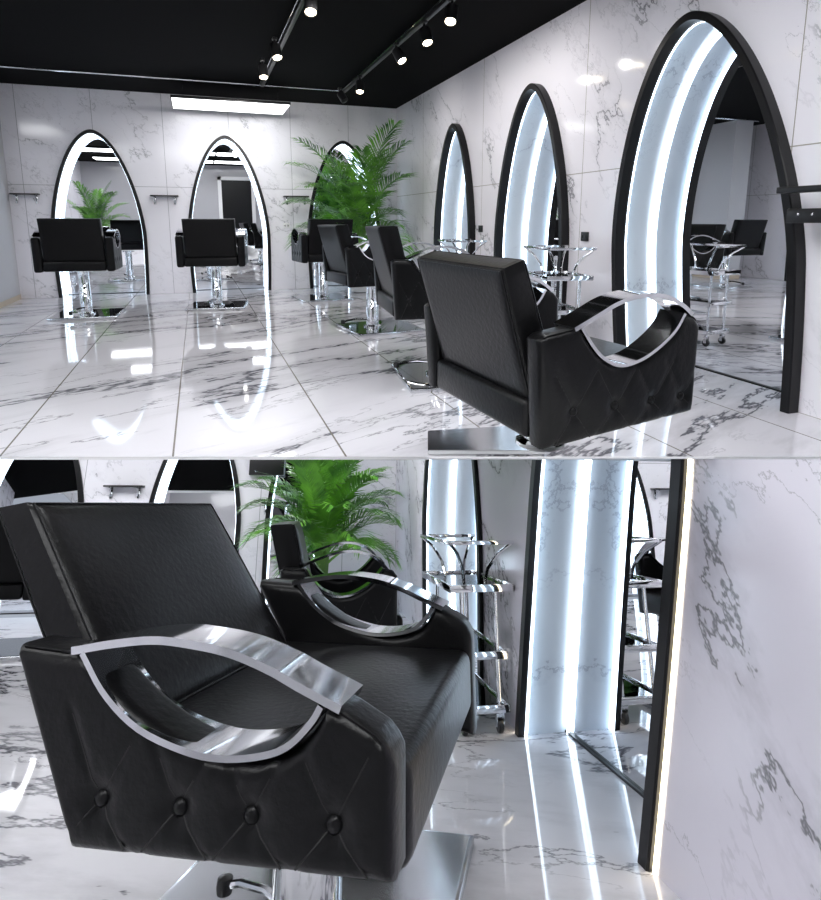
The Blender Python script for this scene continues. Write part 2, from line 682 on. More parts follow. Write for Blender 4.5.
    box(bm, px - ph, px + ph, py - ph, py + ph, z0, z0 + 0.026, 0.004, 2)
    pl = obj('base_plate', bm, STEEL, t)
    bm = bmesh.new()
    box(bm, px - ph + 0.012, px + ph - 0.012, py - ph + 0.012, py + ph - 0.012, z0 + 0.0255, z0 + 0.028)
    obj('polished_top', bm, P.get('plate_mat', GLOSSBLACK), pl)
    if lever:
        bm = bmesh.new()
        tube(bm, [(cx, cy - 0.04, z0 + 0.10), (cx - 0.05, cy - 0.12, z0 + 0.10), (cx - 0.09, cy - 0.20, z0 + 0.085), (cx - 0.095, cy - 0.235, z0 + 0.075)], 0.009, 8)
        lv = obj('pump_lever', bm, CHROME, t)
        bm = bmesh.new()
        lathe(bm, [(0.004, -0.02), (0.018, -0.016), (0.02, 0), (0.018, 0.016), (0.004, 0.02)], 12)
        bm.transform(Matrix.Translation((cx - 0.096, cy - 0.245, z0 + 0.073)))
        obj('lever_knob', bm, BLACKP, lv)
    return t


# ---------------------------------------------------------------- arch mirror in a lit niche
def outline(hw, zt, zc, inset=0.0, n=44, lean=0.0, c0=0.0):
    """left foot, over the top, to the right foot: (a, z)"""
    h, T = hw - inset, zt - inset
    right = []
    for k in range(8):
        z = zc * k / 8
        right.append((h * (1 - 0.035 * ((zc - z) / zc) ** 2), z))
    for k in range(n + 1):
        ang = pi / 2 * k / n
        tt = sin(ang) ** (1.0)
        a = h * max(0.0, 1 - tt ** 1.6) ** 0.55
        right.append((a, zc + (T - zc) * tt))
    pts = [(-a, z) for a, z in right] + [(a, z) for a, z in right[-2::-1]]
    return [(a + lean * z + c0, z) for a, z in pts]


def strip(bm, A, ya, B, yb):
    va = [bm.verts.new((a, ya, z)) for a, z in A]
    vb = [bm.verts.new((a, yb, z)) for a, z in B]
    for i in range(len(va) - 1):
        bm.faces.new((va[i], va[i + 1], vb[i + 1], vb[i]))


def arch_mirror(label, loc, rotz, hw, zt, D, protrude, group, low=False, zc=0.75, face=0.055, lean=0.0, halo=False, led=(0.012, 0.016)):
    t = thing('arch_mirror', label, 'mirror', loc, rotz, group, low)
    O = outline(hw, zt, zc, 0, lean=lean)
    I = outline(hw, zt, zc, face, lean=lean)
    I2 = outline(hw, zt, zc, face - 0.025, lean=lean)
    J = outline(hw, zt, zc, face + 0.004, lean=lean)
    bm = bmesh.new()
    strip(bm, O, 0.0, O, -protrude + 0.006)
    O2 = outline(hw, zt, zc, 0.006, lean=lean)
    strip(bm, O, -protrude + 0.006, O2, -protrude)
    strip(bm, O2, -protrude, I, -protrude)
    strip(bm, I, -protrude, I, 0.02)
    obj('mirror_frame', bm, FRAME, t)
    bm = bmesh.new()
    strip(bm, I2, -protrude + 0.01, I2, D)
    obj('niche_lining', bm, LINING, t)
    bm = bmesh.new()
    strip(bm, J, 0.02 - led[0], J, 0.0205)
    obj('front_light_strip', bm, LEDF, t)
    bm = bmesh.new()
    strip(bm, I, 0.021, I2, 0.021)
    obj('added_fill_strip', bm, FILLGLOW, t)  # added strip hidden behind the frame, only there to light the lining
    bm = bmesh.new()
    strip(bm, J, D - led[1], J, D - 0.001)
    obj('rear_light_strip', bm, LEDC, t)
    bm = bmesh.new()
    poly(bm, [(a, D, z) for a, z in I2])
    g = bmesh.ops.extrude_face_region(bm, geom=bm.faces[:])
    bmesh.ops.translate(bm, verts=[v for v in g['geom'] if isinstance(v, bmesh.types.BMVert)], vec=(0, 0.006, 0))
    bmesh.ops.recalc_face_normals(bm, faces=bm.faces[:])
    obj('mirror_pane', bm, MIRROR, t, smooth=False)
    x0_, x1_ = I2[0][0], I2[-1][0]
    bm = bmesh.new()
    box(bm, x0_, x1_, D - 0.012, D - 0.001, 0.0, 0.009)
    obj('bottom_trim', bm, FRAME, t, smooth=False)
    if halo:
        H = outline(hw, zt, zc, -0.016, lean=lean)
        bm = bmesh.new()
        strip(bm, O, -0.004, H, -0.004)
        obj('halo_light_strip', bm, LEDW, t)
    return t


def notch_wall(bm, a0, a1, ztop, notches, place):
    """one wall face with arch openings; notches = list of outlines already at their place along the wall, ascending"""
    pts = [(a0, 0)]
    for o in notches:
        pts += o
    pts += [(a1, 0)]
    pts += ztop if isinstance(ztop, list) else [(a1, ztop), (a0, ztop)]
    poly(bm, [place(a, z) for a, z in pts])
    return bm


# ================================================================ UPPER SALON
XR, YB, HC = 2.818, 8.669, 2.565
XL, YF = -2.9, -0.9
PB = 0.03          # frame depth on the back wall
PR = 0.07          # frame depth on the right wall
back_m = [(-1.183, 0.552, 2.083), (0.416, 0.541, 2.083), (2.016, 0.541, 2.083)]
right_m = [(6.46, 0.53, 2.035, 0.0), (4.775, 0.595, 2.115, 0.0), (2.785, 0.705, 2.145, -0.10)]
DB, DR = 0.27, 0.26

bm = bmesh.new()
notch_wall(bm, -3.2, XR, HC, [outline(h, t, 0.75, 0.03, c0=c) for c, h, t in back_m], lambda a, z: (a, YB, z))
struct('wall_back', bm, WALLB_M)
bm = bmesh.new()
notch_wall(bm, -YB, -YF, HC, [outline(h, t, 0.75, 0.03, lean=ln, c0=-c) for c, h, t, ln in right_m], lambda a, z: (XR, -a, z))
struct('wall_right', bm, WALLR_M)
left_m = [(4.9, 0.52, 2.018), (6.75, 0.52, 2.018)]
bm = bmesh.new()
notch_wall(bm, YF, YB, HC, [outline(h, t, 0.75, 0.03, c0=c) for c, h, t in left_m], lambda a, z: (XL, a, z))
struct('wall_left', bm, WALL_PLAIN)
bm = bmesh.new()
box(bm, XL, XR, YF - 0.05, YF, 0, HC)
struct('wall_front', bm, WALL_PLAIN)
bm = bmesh.new()
box(bm, -3.3, 3.3, YF - 0.05, 9.1, HC, HC + 0.04)
struct('ceiling', bm, CEIL)
bm = bmesh.new()
box(bm, -2.5, -2.14, 7.80, YB, 0.06, HC)
struct('pillar', bm, PIER_M)
bm = bmesh.new()
box(bm, -2.505, -2.135, 7.79, YB, 0, 0.06)
struct('baseboard_pillar', bm, BEIGE)

# floor slab: its straight front edge runs across the view, a white slab edge
d0 = EYE / tan(atan((V0 - 222.0) / F_PX) + atan((456.6 - V0) / F_PX))
H2 = Vector((RU.H.x, RU.H.y))
R2 = Vector((RU.R.x, RU.R.y))


def edge_pt(lat, d=None):
    p = H2 * (d0 if d is None else d) + R2 * lat
    return (p.x, p.y)


def floor_poly(z):
    return [(*edge_pt(-3.4), z), (*edge_pt(2.9), z), (edge_pt(2.9)[0], 9.2, z), (-3.5, 9.2, z), (-3.5, 3.6, z)]


bm = bmesh.new()
poly(bm, floor_poly(0.0))
struct('floor', bm, FLOOR_M)
bm = bmesh.new()
TH = 0.0135
a, b = edge_pt(-3.4), edge_pt(2.9)
poly(bm, [(*a, 0), (*a, -TH), (*b, -TH), (*b, 0)])
poly(bm, floor_poly(-TH))
struct('trim_1', bm, WHITEEDGE)
bm = bmesh.new()
box(bm, -3.3, 3.3, YF, 0.12, -0.05, 0.0)
struct('floor_front', bm, FLOOR_M)
# sloping piece of floor that carries the nearest chair
bm = bmesh.new()


def ray_pt(rig, u, v, t):
    return Vector((0, 0, EYE)) + (rig.F + rig.R * ((u - U0) / F_PX) + rig.U * ((V0 - v) / F_PX)) * t


def t_floor(v, z=0.0):
    d = RU.F + RU.U * ((V0 - v) / F_PX)
    return (z - EYE) / d.z


tf = t_floor(456.6)
top_ = [ray_pt(RU, 428, 456.7, 1.22), ray_pt(RU, 715, 456.7, 1.22), ray_pt(RU, 715, 456.7, tf), ray_pt(RU, 428, 456.7, tf)]
bot_ = [ray_pt(RU, 428, 458.6, 1.22), ray_pt(RU, 715, 458.6, 1.22), ray_pt(RU, 715, 458.6, tf), ray_pt(RU, 428, 458.6, tf)]
vt = [bm.verts.new(p) for p in top_]
vb = [bm.verts.new(p) for p in bot_]
bm.faces.new(vt)
bm.faces.new(vb[::-1])
for i in range(4):
    bm.faces.new((vt[i], vb[i], vb[(i + 1) % 4], vt[(i + 1) % 4]))
bmesh.ops.recalc_face_normals(bm, faces=bm.faces[:])
struct('floor_ramp', bm, WHITEEDGE)

# mirrors
GM = 'arch mirrors in lit niches of the upper salon'
lab = ['tall arch mirror on back wall behind the leftmost chair, palm reflected in it',
       'tall arch mirror on back wall behind the second chair, dark doorway reflected in it',
       'arch mirror on back wall mostly hidden by the palm fronds']
for (c, h, t), l in zip(back_m, lab):
    arch_mirror(l, (c, YB, 0), 0, h, t, DB, PB, GM, face=0.045, led=(0.02, 0.05))
lab = ['smallest arch mirror on the right wall, beside the palm',
       'middle arch mirror on the right wall, with chrome trolleys on both sides',
       'largest arch mirror on the right wall, behind the nearest chair of the upper salon']
for (c, h, t, ln), l in zip(right_m, lab):
    arch_mirror(l, (XR, c, 0), -pi / 2, h, t, DR, PR, GM, face=0.048, lean=ln)
lab = ['arch mirror on left wall seen only as a reflection, nearer one', 'arch mirror on left wall seen only as a reflection, next to pillar']
for (c, h, t), l in zip(left_m, lab):
    arch_mirror(l, (XL, c, 0), pi / 2, h, t, DB, PB, GM, face=0.045, led=(0.02, 0.05))

# chairs
GC = 'black styling chairs of the upper salon'
U1 = dict(STD)
std_l = chair('leftmost black styling chair, seen from behind, facing the first back-wall mirror', (-1.10, 7.05, 0.0), radians(-2), U1, GC)
LIFT = 0.055
for ch in std_l.children:
    pass
HI = dict(STD)
for k in ('zb', 'top_rear', 'scoop', 'arch', 'top_front'):
    HI[k] = tuple((s, z + LIFT) for s, z in STD[k])
HI['back'] = tuple((y, z + LIFT) for y, z in STD['back'])
HI['seat'], HI['seat_b'], HI['bz'] = STD['seat'] + LIFT, STD['seat_b'] + LIFT, STD['bz'] + LIFT
HI['apron'] = tuple(z + LIFT for z in STD['apron'])
# the two chairs at the back wall are pumped up a little higher
for o in list(std_l.children_recursive) + [std_l]:
    bpy.data.objects.remove(o)
left1 = chair('leftmost black styling chair, seen from behind, facing the first back-wall mirror', (-1.115, 6.70, 0), radians(-2), HI, GC)
dup(left1, (0.15, 6.95, 0), radians(-8), 'second black styling chair from the left, facing the mirror with the doorway reflection', GC)
dup(left1, (1.44, 7.25, 0), radians(6), 'farthest black styling chair, in front of the palm, chrome arm towards the left', GC)
mid = chair('black styling chair in the middle of the receding row, seen from behind', (1.33, 5.10, 0), radians(-84), STD, GC)
dup(mid, (1.255, 3.36, 0), radians(-97), 'black styling chair right behind the nearest one, partly hidden by it', GC)
dup(left1, (-2.15, 5.0, 0), radians(90), 'black styling chair at the left wall, seen only in mirrors', GC)
HERO_U = dict(STD, W=0.695, L=0.515, tp=0.08, zb=((0.0, 0.395), (0.515, 0.435)), inset=0.02,
              top_rear=((0.0, 0.672), (0.02, 0.684), (0.112, 0.697)),
              scoop=((0.112, 0.697), (0.149, 0.648), (0.187, 0.613), (0.242, 0.590), (0.309, 0.600), (0.370, 0.630), (0.419, 0.668), (0.449, 0.712)),
              arch=((0.095, 0.690), (0.167, 0.722), (0.224, 0.747), (0.295, 0.762), (0.371, 0.757), (0.430, 0.733), (0.470, 0.705)),
              top_front=((0.449, 0.712), (0.488, 0.702), (0.515, 0.675)),
              back=((-0.318, 0.836), (-0.245, 0.862), (-0.12, 0.50), (-0.215, 0.475)), bx=(-0.262, 0.252),
              seat=0.565, seat_b=0.43, buttons=(0.108, 0.237, 0.361, 0.465), bz=0.485, apron=(0.40, 0.50), cols=90,
              z_plate=0.235, col=(0, 0), plate=(0, 0, 0.05))
hero_u = chair('nearest black styling chair of the upper salon, tufted side, seen from behind', (0.984, 1.567, 0), radians(-86.3), HERO_U, GC,
               leather=LEATHER_NEAR, lever=False)
for o in list(hero_u.children_recursive):
    if o.name.startswith(('base_plate', 'polished_top')):
        bpy.data.objects.remove(o)
Mh = hero_u.matrix_basis
bm = bmesh.new()
pts = [(0.845, 2.195), (1.30, 2.035), (1.46, 2.33), (0.93, 2.42)]
lo_ = [bm.verts.new(Mh.inverted() @ Vector((x, y, 0.001))) for x, y in pts]
hi_ = [bm.verts.new(Mh.inverted() @ Vector((x, y, 0.022))) for x, y in pts]
bm.faces.new(hi_)
bm.faces.new(lo_[::-1])
for i in range(4):
    bm.faces.new((lo_[i], lo_[(i + 1) % 4], hi_[(i + 1) % 4], hi_[i]))
bmesh.ops.recalc_face_normals(bm, faces=bm.faces[:])
bmesh.ops.bevel(bm, geom=bm.edges[:], offset=0.003, segments=2, affect='EDGES')
obj('base_plate', bm, STEEL, hero_u)


# ---------------------------------------------------------------- palm
def frond_bm(seed, length, lift, droop, lw):
    rnd = random.Random(seed)
    bm = bmesh.new()
    n = 26
    pts = []
    for k in range(n + 1):
        f = k / n
        ang = lift - droop * f ** 1.6
        pts.append((pts[-1] + Vector((cos(ang), 0, sin(ang))) * (length / n)) if pts else Vector((0, 0, 0)))
    tube(bm, pts, 0.006, 5, rfun=lambda f: 0.007 * (1 - 0.85 * f))
    for k in range(5, n + 1):
        f = k / n
        for sub in ((0.0, 0.5) if k % 2 else (0.25,)):
            if k == n and sub > 0:
                continue
            p = pts[k].lerp(pts[min(n, k + 1)], sub)
            t = (pts[min(n, k + 1)] - pts[k - 1]).normalized()
            up = Vector((-t.z, 0, t.x))
            ll = lw * (sin(pi * min(1, (f - 0.10) / 0.95)) ** 0.6 if f < 0.98 else 0.5) * rnd.uniform(0.85, 1.1) + 0.03
            for s in (-1, 1):
                fw = 0.55 + 0.9 * f
                d = (Vector((0, s, 0)) + t * fw + up * rnd.uniform(0.15, 0.4)).normalized()
                w = 0.0105
                side = d.cross(up).normalized()
                a0, a1, a2 = p, p + d * ll * 0.5 + up * 0.01, p + d * ll - Vector((0, 0, ll * rnd.uniform(0.12, 0.3)))
                q = [a0 - side * w * 0.4, a0 + side * w * 0.4, a1 + side * w, a1 - side * w]
                v = [bm.verts.new(x) for x in q] + [bm.verts.new(a2)]
                bm.faces.new(v[:4])
                bm.faces.new((v[3], v[2], v[4]))
    return bm


def palm(label, loc, h, length, seed, group, low=False, n=22, reach=(9, 9, 9)):
    rnd = random.Random(seed)
    t = thing('potted_palm', label, 'plant', loc, 0, group, low)
    bm = bmesh.new()
    lathe(bm, [(0.12, 0.0), (0.16, 0.02), (0.19, 0.34), (0.20, 0.36), (0.175, 0.36), (0.17, 0.31)], 32)
    obj('pot', bm, POT, t)
    bm = bmesh.new()
    lathe(bm, [(0.005, 0.30), (0.172, 0.305), (0.10, 0.325), (0.005, 0.33)], 24)
    obj('soil', bm, SOIL, t)
    for k in range(n):
        az = k * 2.399 + rnd.uniform(-0.3, 0.3)
        f = k / n
        lift = radians(84 - 44 * f) + rnd.uniform(-0.06, 0.06)
        droop = radians(40 + 62 * f) * rnd.uniform(0.8, 1.15)
        ln = length * (1.05 - 0.30 * f) * rnd.uniform(0.9, 1.08)
        for lim, comp in zip(reach, (cos(az), sin(az), -cos(az))):
            if comp > 0.05:
                ln = min(ln, max(0.45, lim / comp / max(0.45, cos(lift - droop * 0.35))))
        base_h = 0.32 + h * (0.55 - 0.35 * f) * rnd.uniform(0.85, 1.1)
        bm = frond_bm(seed * 100 + k, ln, lift, droop, 0.36 if length > 1 else 0.27)
        off = 0.05
        bm.transform(Matrix.Translation((off * cos(az), off * sin(az), base_h)) @ Matrix.Rotation(az, 4, 'Z'))
        fo = obj('frond', bm, LEAF, t, smooth=False)
        bm = bmesh.new()
        tube(bm, [(0.04 * cos(az), 0.04 * sin(az), 0.31), (off * cos(az), off * sin(az), base_h + 0.005)], 0.009, 6)
        obj('stem', bm, STEM, fo)
    return t


GP = 'potted palms'
palm('tall green potted palm in the far corner between back wall and right wall', (2.09, 7.98, 0), 1.15, 1.4, 3, GP, n=26, reach=(0.40, 0.42))
palm('green potted palm near the left wall, seen only in the leftmost mirror', (-2.05, 3.3, 0), 0.9, 1.0, 8, GP, n=16, reach=(9, 9, 0.75))


# ---------------------------------------------------------------- trolley
def trolley(label, loc, rotz, group, w=0.36, d=0.42, low=False, zt=(0.11, 0.33, 0.57), rail=0.77):
    t = thing('salon_trolley', label, 'trolley', loc, rotz, group, low)
    for sx in (-1, 1):
        for sy in (-1, 1):
            bm = bmesh.new()
            tube(bm, [(sx * (w / 2 - 0.04), sy * (d / 2 - 0.03), 0.075), (sx * (w / 2 - 0.04), sy * (d / 2 - 0.03), zt[2] - 0.005)], 0.010, 10)
            obj('post', bm, CHROME, t)
            bm = bmesh.new()
            lathe(bm, [(0.008, -0.011), (0.026, -0.011), (0.029, -0.006), (0.029, 0.006), (0.026, 0.011), (0.008, 0.011)], 18)
            bm.transform(Matrix.Translation((sx * (w / 2 - 0.04), sy * (d / 2 - 0.03), 0.029)) @ Matrix.Rotation(pi / 2, 4, 'Y'))
            cs = obj('castor', bm, BLACKP, t)
            bm = bmesh.new()
            x, y = sx * (w / 2 - 0.04), sy * (d / 2 - 0.03)
            box(bm, x - 0.018, x - 0.014, y - 0.012, y + 0.012, 0.026, 0.075)
            box(bm, x + 0.014, x + 0.018, y - 0.012, y + 0.012, 0.026, 0.075)
            box(bm, x - 0.018, x + 0.018, y - 0.012, y + 0.012, 0.066, 0.078)
            obj('castor_fork', bm, CHROME, cs)
    for i, z in enumerate(zt):
        e = 0.03 if i == 2 else 0.0
        x0, x1, y0, y1 = -w / 2 - e, w / 2 + e, -d / 2 - e, d / 2 + e
        bm = bmesh.new()
        th, hh = 0.008, 0.032
        box(bm, x0, x1, y0, y0 + th, z - hh / 2, z + hh / 2, 0.002)
        box(bm, x0, x1, y1 - th, y1, z - hh / 2, z + hh / 2, 0.002)
        box(bm, x0, x0 + th, y0, y1, z - hh / 2, z + hh / 2, 0.002)
        box(bm, x1 - th, x1, y0, y1, z - hh / 2, z + hh / 2, 0.002)
        sh = obj('shelf_rim', bm, CHROME, t)
        bm = bmesh.new()
        box(bm, x0 + th, x1 - th, y0 + th, y1 - th, z - 0.004, z + 0.004)
        obj('glass_shelf', bm, GLASS, sh)
    # raised top rail on slanted, curved struts
    x0, x1, y0, y1 = -w / 2 - 0.035, w / 2 + 0.035, -d / 2 - 0.05, d / 2 + 0.05
    bm = bmesh.new()
    s = 0.009
    box(bm, x0, x1, y0, y0 + 2 * s, rail - s, rail + s, 0.003)
    box(bm, x0, x1, y1 - 2 * s, y1, rail - s, rail + s, 0.003)
    box(bm, x0, x0 + 2 * s, y0, y1, rail - s, rail + s, 0.003)
    obj('top_rail', bm, CHROME, t)
    for sx in (-1, 1):
        for sy in (-1, 1):
            bm = bmesh.new()
            bx_, by_ = sx * (w / 2 - 0.07), sy * (d / 2 - 0.09)
            tx, ty = (x0 + s if sx < 0 else x1 - s), (y0 + s if sy < 0 else y1 - s)
            zz = zt[2] + 0.01
            tube(bm, [(bx_, by_, zz), (bx_ + (tx - bx_) * 0.12, by_ + (ty - by_) * 0.15, zz + (rail - zz) * 0.35),
                      (bx_ + (tx - bx_) * 0.5, by_ + (ty - by_) * 0.55, zz + (rail - zz) * 0.72), (tx, ty, rail - 0.004)], 0.008, 8)
            obj('strut', bm, CHROME, t)
    return t


GT = 'chrome trolleys with glass shelves'
cart = trolley('chrome trolley with glass shelves, between the middle and the largest mirror of the right wall', (2.42, 3.72, 0), radians(-10), GT, 0.28, 0.38)
dup(cart, (2.44, 5.45, 0), radians(-6), 'chrome trolley with glass shelves, between the smallest and the middle mirror of the right wall', GT)


# ---------------------------------------------------------------- wall shelves and sockets
def wall_shelf(label, x, y, z, w, group, low=False):
    t = thing('wall_shelf', label, 'shelf', (x, y, z), 0, group, low)
    bm = bmesh.new()
    box(bm, -w / 2, w / 2, -0.13, -0.002, -0.008, 0.008, 0.002)
    obj('shelf_board', bm, BLACKP, t)
    for s in (-1, 1):
        bm = bmesh.new()
        xx = s * w * 0.36
        box(bm, xx - 0.014, xx + 0.014, -0.02, -0.001, -0.11, -0.009, 0.003)
        tube(bm, [(xx, -0.012, -0.095), (xx, -0.05, -0.05), (xx, -0.10, -0.012)], 0.006, 8)
        obj('bracket', bm, CHROME, t)
    return t


GS = 'small black wall shelves of the upper salon'
wall_shelf('small black wall shelf with two chrome brackets, left of the leftmost mirror', -1.955, YB, 1.285, 0.30, GS)
wall_shelf('small black wall shelf between the leftmost and the second back-wall mirror', -0.38, YB, 1.285, 0.34, GS)
wall_shelf('small black wall shelf beside the palm, right of the second back-wall mirror', 1.325, YB, 1.30, 0.34, GS)

t = thing('wall_shelf', 'black two-bar wall shelf at the right edge, over the frame of the largest mirror', 'shelf', (XR, 0, 0), 0, GS)
bm = bmesh.new()
box(bm, -0.17, -0.10, 1.62, 2.22, 1.085, 1.115, 0.003)
obj('shelf_board', bm, BLACKP, t)
bm = bmesh.new()
box(bm, -0.16, -0.11, 1.62, 2.16, 0.945, 1.012, 0.003)
mb = obj('mounting_bar', bm, BLACKP, t)
for yy in (2.10, 2.03, 1.93):
    bm = bmesh.new()
    lathe(bm, [(0.006, 0), (0.006, 0.003), (0.003, 0.005)], 12)
    bm.transform(Matrix.Translation((-0.16, yy, 0.985)) @ Matrix.Rotation(-pi / 2, 4, 'Y'))
    obj('screw', bm, STEEL, mb)
bm = bmesh.new()
for yy in (2.0, 1.72):
    box(bm, -0.11, 0.0, yy - 0.012, yy + 0.012, 0.97, 0.995)
    box(bm, -0.11, 0.0, yy - 0.012, yy + 0.012, 1.08, 1.10)
obj('bracket', bm, BLACKP, t)


def socket(label, loc, rotz, mat, group):
    t = thing('wall_socket', label, 'socket', loc, rotz, group)
    bm = bmesh.new()
    box(bm, -0.045, 0.045, -0.012, 0, -0.035, 0.035, 0.003)
    obj('cover_plate', bm, mat, t)
    for s in (-1, 1):
        bm = bmesh.new()
        box(bm, s * 0.02 - 0.009, s * 0.02 + 0.009, -0.014, -0.011, -0.012, 0.012, 0.002)
        obj('outlet', bm, STEEL if mat is WHITEP else FRAME, t)


socket('white wall socket on the back wall, right of the second mirror', (1.185, YB, 0.90), 0, WHITEP, 'wall sockets')
socket('small black wall socket between the smallest and the middle right-wall mirror', (XR, 5.80, 0.88), -pi / 2, BLACKP, 'wall sockets')
socket('small black wall socket between the middle and the largest right-wall mirror', (XR, 3.97, 0.84), -pi / 2, BLACKP, 'wall sockets')


# ---------------------------------------------------------------- lamps of the upper salon
def light_panel(label, x0, x1, y0, y1, z, group, hang=0.0, low=False, mat=None):
    t = thing('ceiling_light', label, 'ceiling light', ((x0 + x1) / 2, (y0 + y1) / 2, z), 0, group, low)
    w, d = (x1 - x0) / 2, (y1 - y0) / 2
    bm = bmesh.new()
    box(bm, -w, w, -d, d, 0.002, 0.035, 0.003)
    obj('housing', bm, BLACKP, t)
    bm = bmesh.new()
    box(bm, -w + 0.012, w - 0.012, -d + 0.012, d - 0.012, -0.002, 0.004)
    obj('diffuser', bm, mat or PANEL, t)
    if hang:
        for sx in (-0.8, 0.8):
            for sy in (-0.7, 0.7):
                bm = bmesh.new()
                tube(bm, [(sx * w, sy * d, 0.034), (sx * w, sy * d, hang)], 0.0025, 6)
                obj('suspension_cable', bm, STEEL, t)
    return t


GL = 'flat light panels of the upper salon'
light_panel('long bright panel light hanging in front of the back wall', -0.205, 1.16, 7.72, 8.42, 2.35, GL, HC - 2.35, mat=PANEL_SOFT)
k = 0
names_ = ['above the left front', 'above the middle front', 'above the right front']
for yy, rowname in ((2.55, 'in the row nearer the back wall'), (0.55, 'in the row over the front wall')):
    for xx, nm in ((-1.75, 'left'), (-0.1, 'middle'), (1.12, 'right')):
        light_panel(f'{nm} flush ceiling light {rowname}, seen only reflected', xx - 0.6, xx + 0.6, yy - 0.33, yy + 0.33, HC - 0.045, GL)
light_panel('flush ceiling panel light by the left wall, seen only as a reflection', -2.85, -2.2, 4.3, 5.6, HC - 0.045, GL)


def spot(label, p, rx, ry, on=True, aim=0.0, group='black track spotlights'):
    t = thing('track_spotlight', label, 'spotlight', (p[0], p[1], HC - 0.06), 0, group)
    bm = bmesh.new()
    tube(bm, [(0, 0, 0.0), (0, 0, -0.05)], 0.012, 10)
    box(bm, -0.02, 0.02, -0.03, 0.03, -0.012, 0.006, 0.003)
    obj('swivel_arm', bm, BLACKP, t)
    m = Matrix.Translation((0, 0, -0.05)) @ Matrix.Rotation(rx, 4, 'X') @ Matrix.Rotation(ry, 4, 'Y')
    bm = bmesh.new()
    lathe(bm, [(0.030, 0.0), (0.042, -0.006), (0.044, -0.02), (0.044, -0.128), (0.040, -0.128), (0.039, -0.124)], 28)
    bm.transform(m)
    h = obj('lamp_head', bm, BLACKP, t)
    bm = bmesh.new()
    lathe(bm, [(0.039, -0.122), (0.032, -0.129), (0.002, -0.133)], 24)
    bm.transform(m)
    obj('lens', bm, LENS if on else BLACKP, h)
    if on:
        ld = bpy.data.lights.new('lamp_beam', 'SPOT')
        ld.energy = 12 if aim else 28
        ld.color = (1.0, 0.97, 0.95)
        ld.spot_size = radians(130)
        ld.spot_blend = 1.0
        ld.shadow_soft_size = 0.035
        lo2 = bpy.data.objects.new('lamp_beam', ld)
        C.objects.link(lo2)
        lo2.parent = t
        lo2.matrix_local = Matrix.Translation((0, 0, -0.05)) @ Matrix.Rotation(aim, 4, 'Z') @ Matrix.Rotation(radians(48), 4, 'X') @ Matrix.Translation((0, 0, -0.16))
    return t


def ceil_pt(u, v, z):
    d = RU.F + RU.R * ((u - U0) / F_PX) + RU.U * ((V0 - v) / F_PX)
    tt = (z - EYE) / d.z
    return Vector((0, 0, EYE)) + d * tt


spots = [((311, 6), 'left track, nearest whole lamp', 0.2, 0.1, True), ((275, 52), 'left track, second lamp from the far end', 0.15, -0.1, True),
         ((263, 72), 'left track, at its far end', 0.1, 0.0, True), ((327, -13), 'left track, cut by the top edge', 0.2, 0.1, True),
         ((452, 16), 'right track, nearest and brightest lamp', 0.15, 0.25, True), ((424, 37), 'right track, second nearest lamp', 0.2, -0.1, True),
         ((396, 57), 'right track, third nearest lamp', 0.45, -0.3, True), ((360, 87), 'right track, fourth nearest lamp', 0.05, 0.1, True),
         ((340, 98), 'right track, unlit lamp at the far end', 0.5, -0.35, False)]
for (u, v), l, rx, ry, on in spots:
    rx = -0.30 - rx * 0.5
    p = ceil_pt(u, v, HC - 0.17)
    spot('small black spotlight on the ' + l, p, rx, ry, on, -pi / 2 if l.startswith('right') else 0.0)

for nm, x, ya, yb in (('left', ceil_pt(311, 6, HC - 0.17).x, 3.0, 7.62), ('right', ceil_pt(452, 16, HC - 0.17).x, 2.4, 7.62)):
    t = thing('light_track', f'black ceiling track carrying the {nm} row of spotlights', 'light track', (x, 0, HC), 0, 'ceiling light tracks')
    bm = bmesh.new()
    box(bm, -0.018, 0.018, ya, yb, -0.05, -0.012, 0.003)
    obj('track_rail', bm, BLACKP, t)
    bm = bmesh.new()
    tube(bm, [(-0.035, ya, -0.03), (-0.035, yb, -0.03)], 0.006, 6)
    obj('power_cable', bm, STEEL, t)
    bm = bmesh.new()
    for q in (0.1, 0.5, 0.9):
        y = ya + (yb - ya) * q
        box(bm, -0.012, 0.012, y - 0.02, y + 0.02, -0.014, 0.0)
    obj('ceiling_clip', bm, BLACKP, t)
bm = bmesh.new()
tube(bm, [(-2.4, 7.62, HC - 0.03), (1.80, 7.62, HC - 0.03)], 0.011, 8)
tag(obj('ceiling_conduit', bm, STEEL), 'thin grey conduit crossing the black ceiling before the back wall', 'conduit')

# doorway in the wall behind the viewer (shows in the mirrors)
t = bpy.data.objects.new('door_1', None)
C.objects.link(t)
t.location = (1.15, YF, 0)
t['kind'] = 'structure'
bm = bmesh.new()
box(bm, -0.42, 0.42, 0.0, 0.03, 0, 2.15)
obj('door_leaf', bm, FRAME, t)
bm = bmesh.new()
box(bm, -0.52, -0.42, 0.0, 0.06, 0, 2.25)
box(bm, 0.42, 0.52, 0.0, 0.06, 0, 2.25)
box(bm, -0.52, 0.52, 0.0, 0.06, 2.15, 2.25)
obj('door_frame', bm, WHITEP, t)

# ================================================================ LOWER SALON (own floor, one storey below and sloping away)
LXW, LYB = 1.0, 6.3
LXL = -3.9
M_LI = M_LOW.inverted()


def under_slab(x, y, zw=-0.08):
    """height in the lower salon's own frame at which (x, y) meets the slab overhead"""
    a = M_LOW @ Vector((x, y, 0))
    b = M_LOW @ Vector((x, y, 1))
    return (zw - a.z) / (b.z - a.z)


n_low = row_plane(RU, 459.0)
cam = Vector((0, 0, EYE))


def under_row(x, y, v=459.2):
    n = row_plane(RL, v)
    return EYE - (n.x * x + n.y * y) / n.z


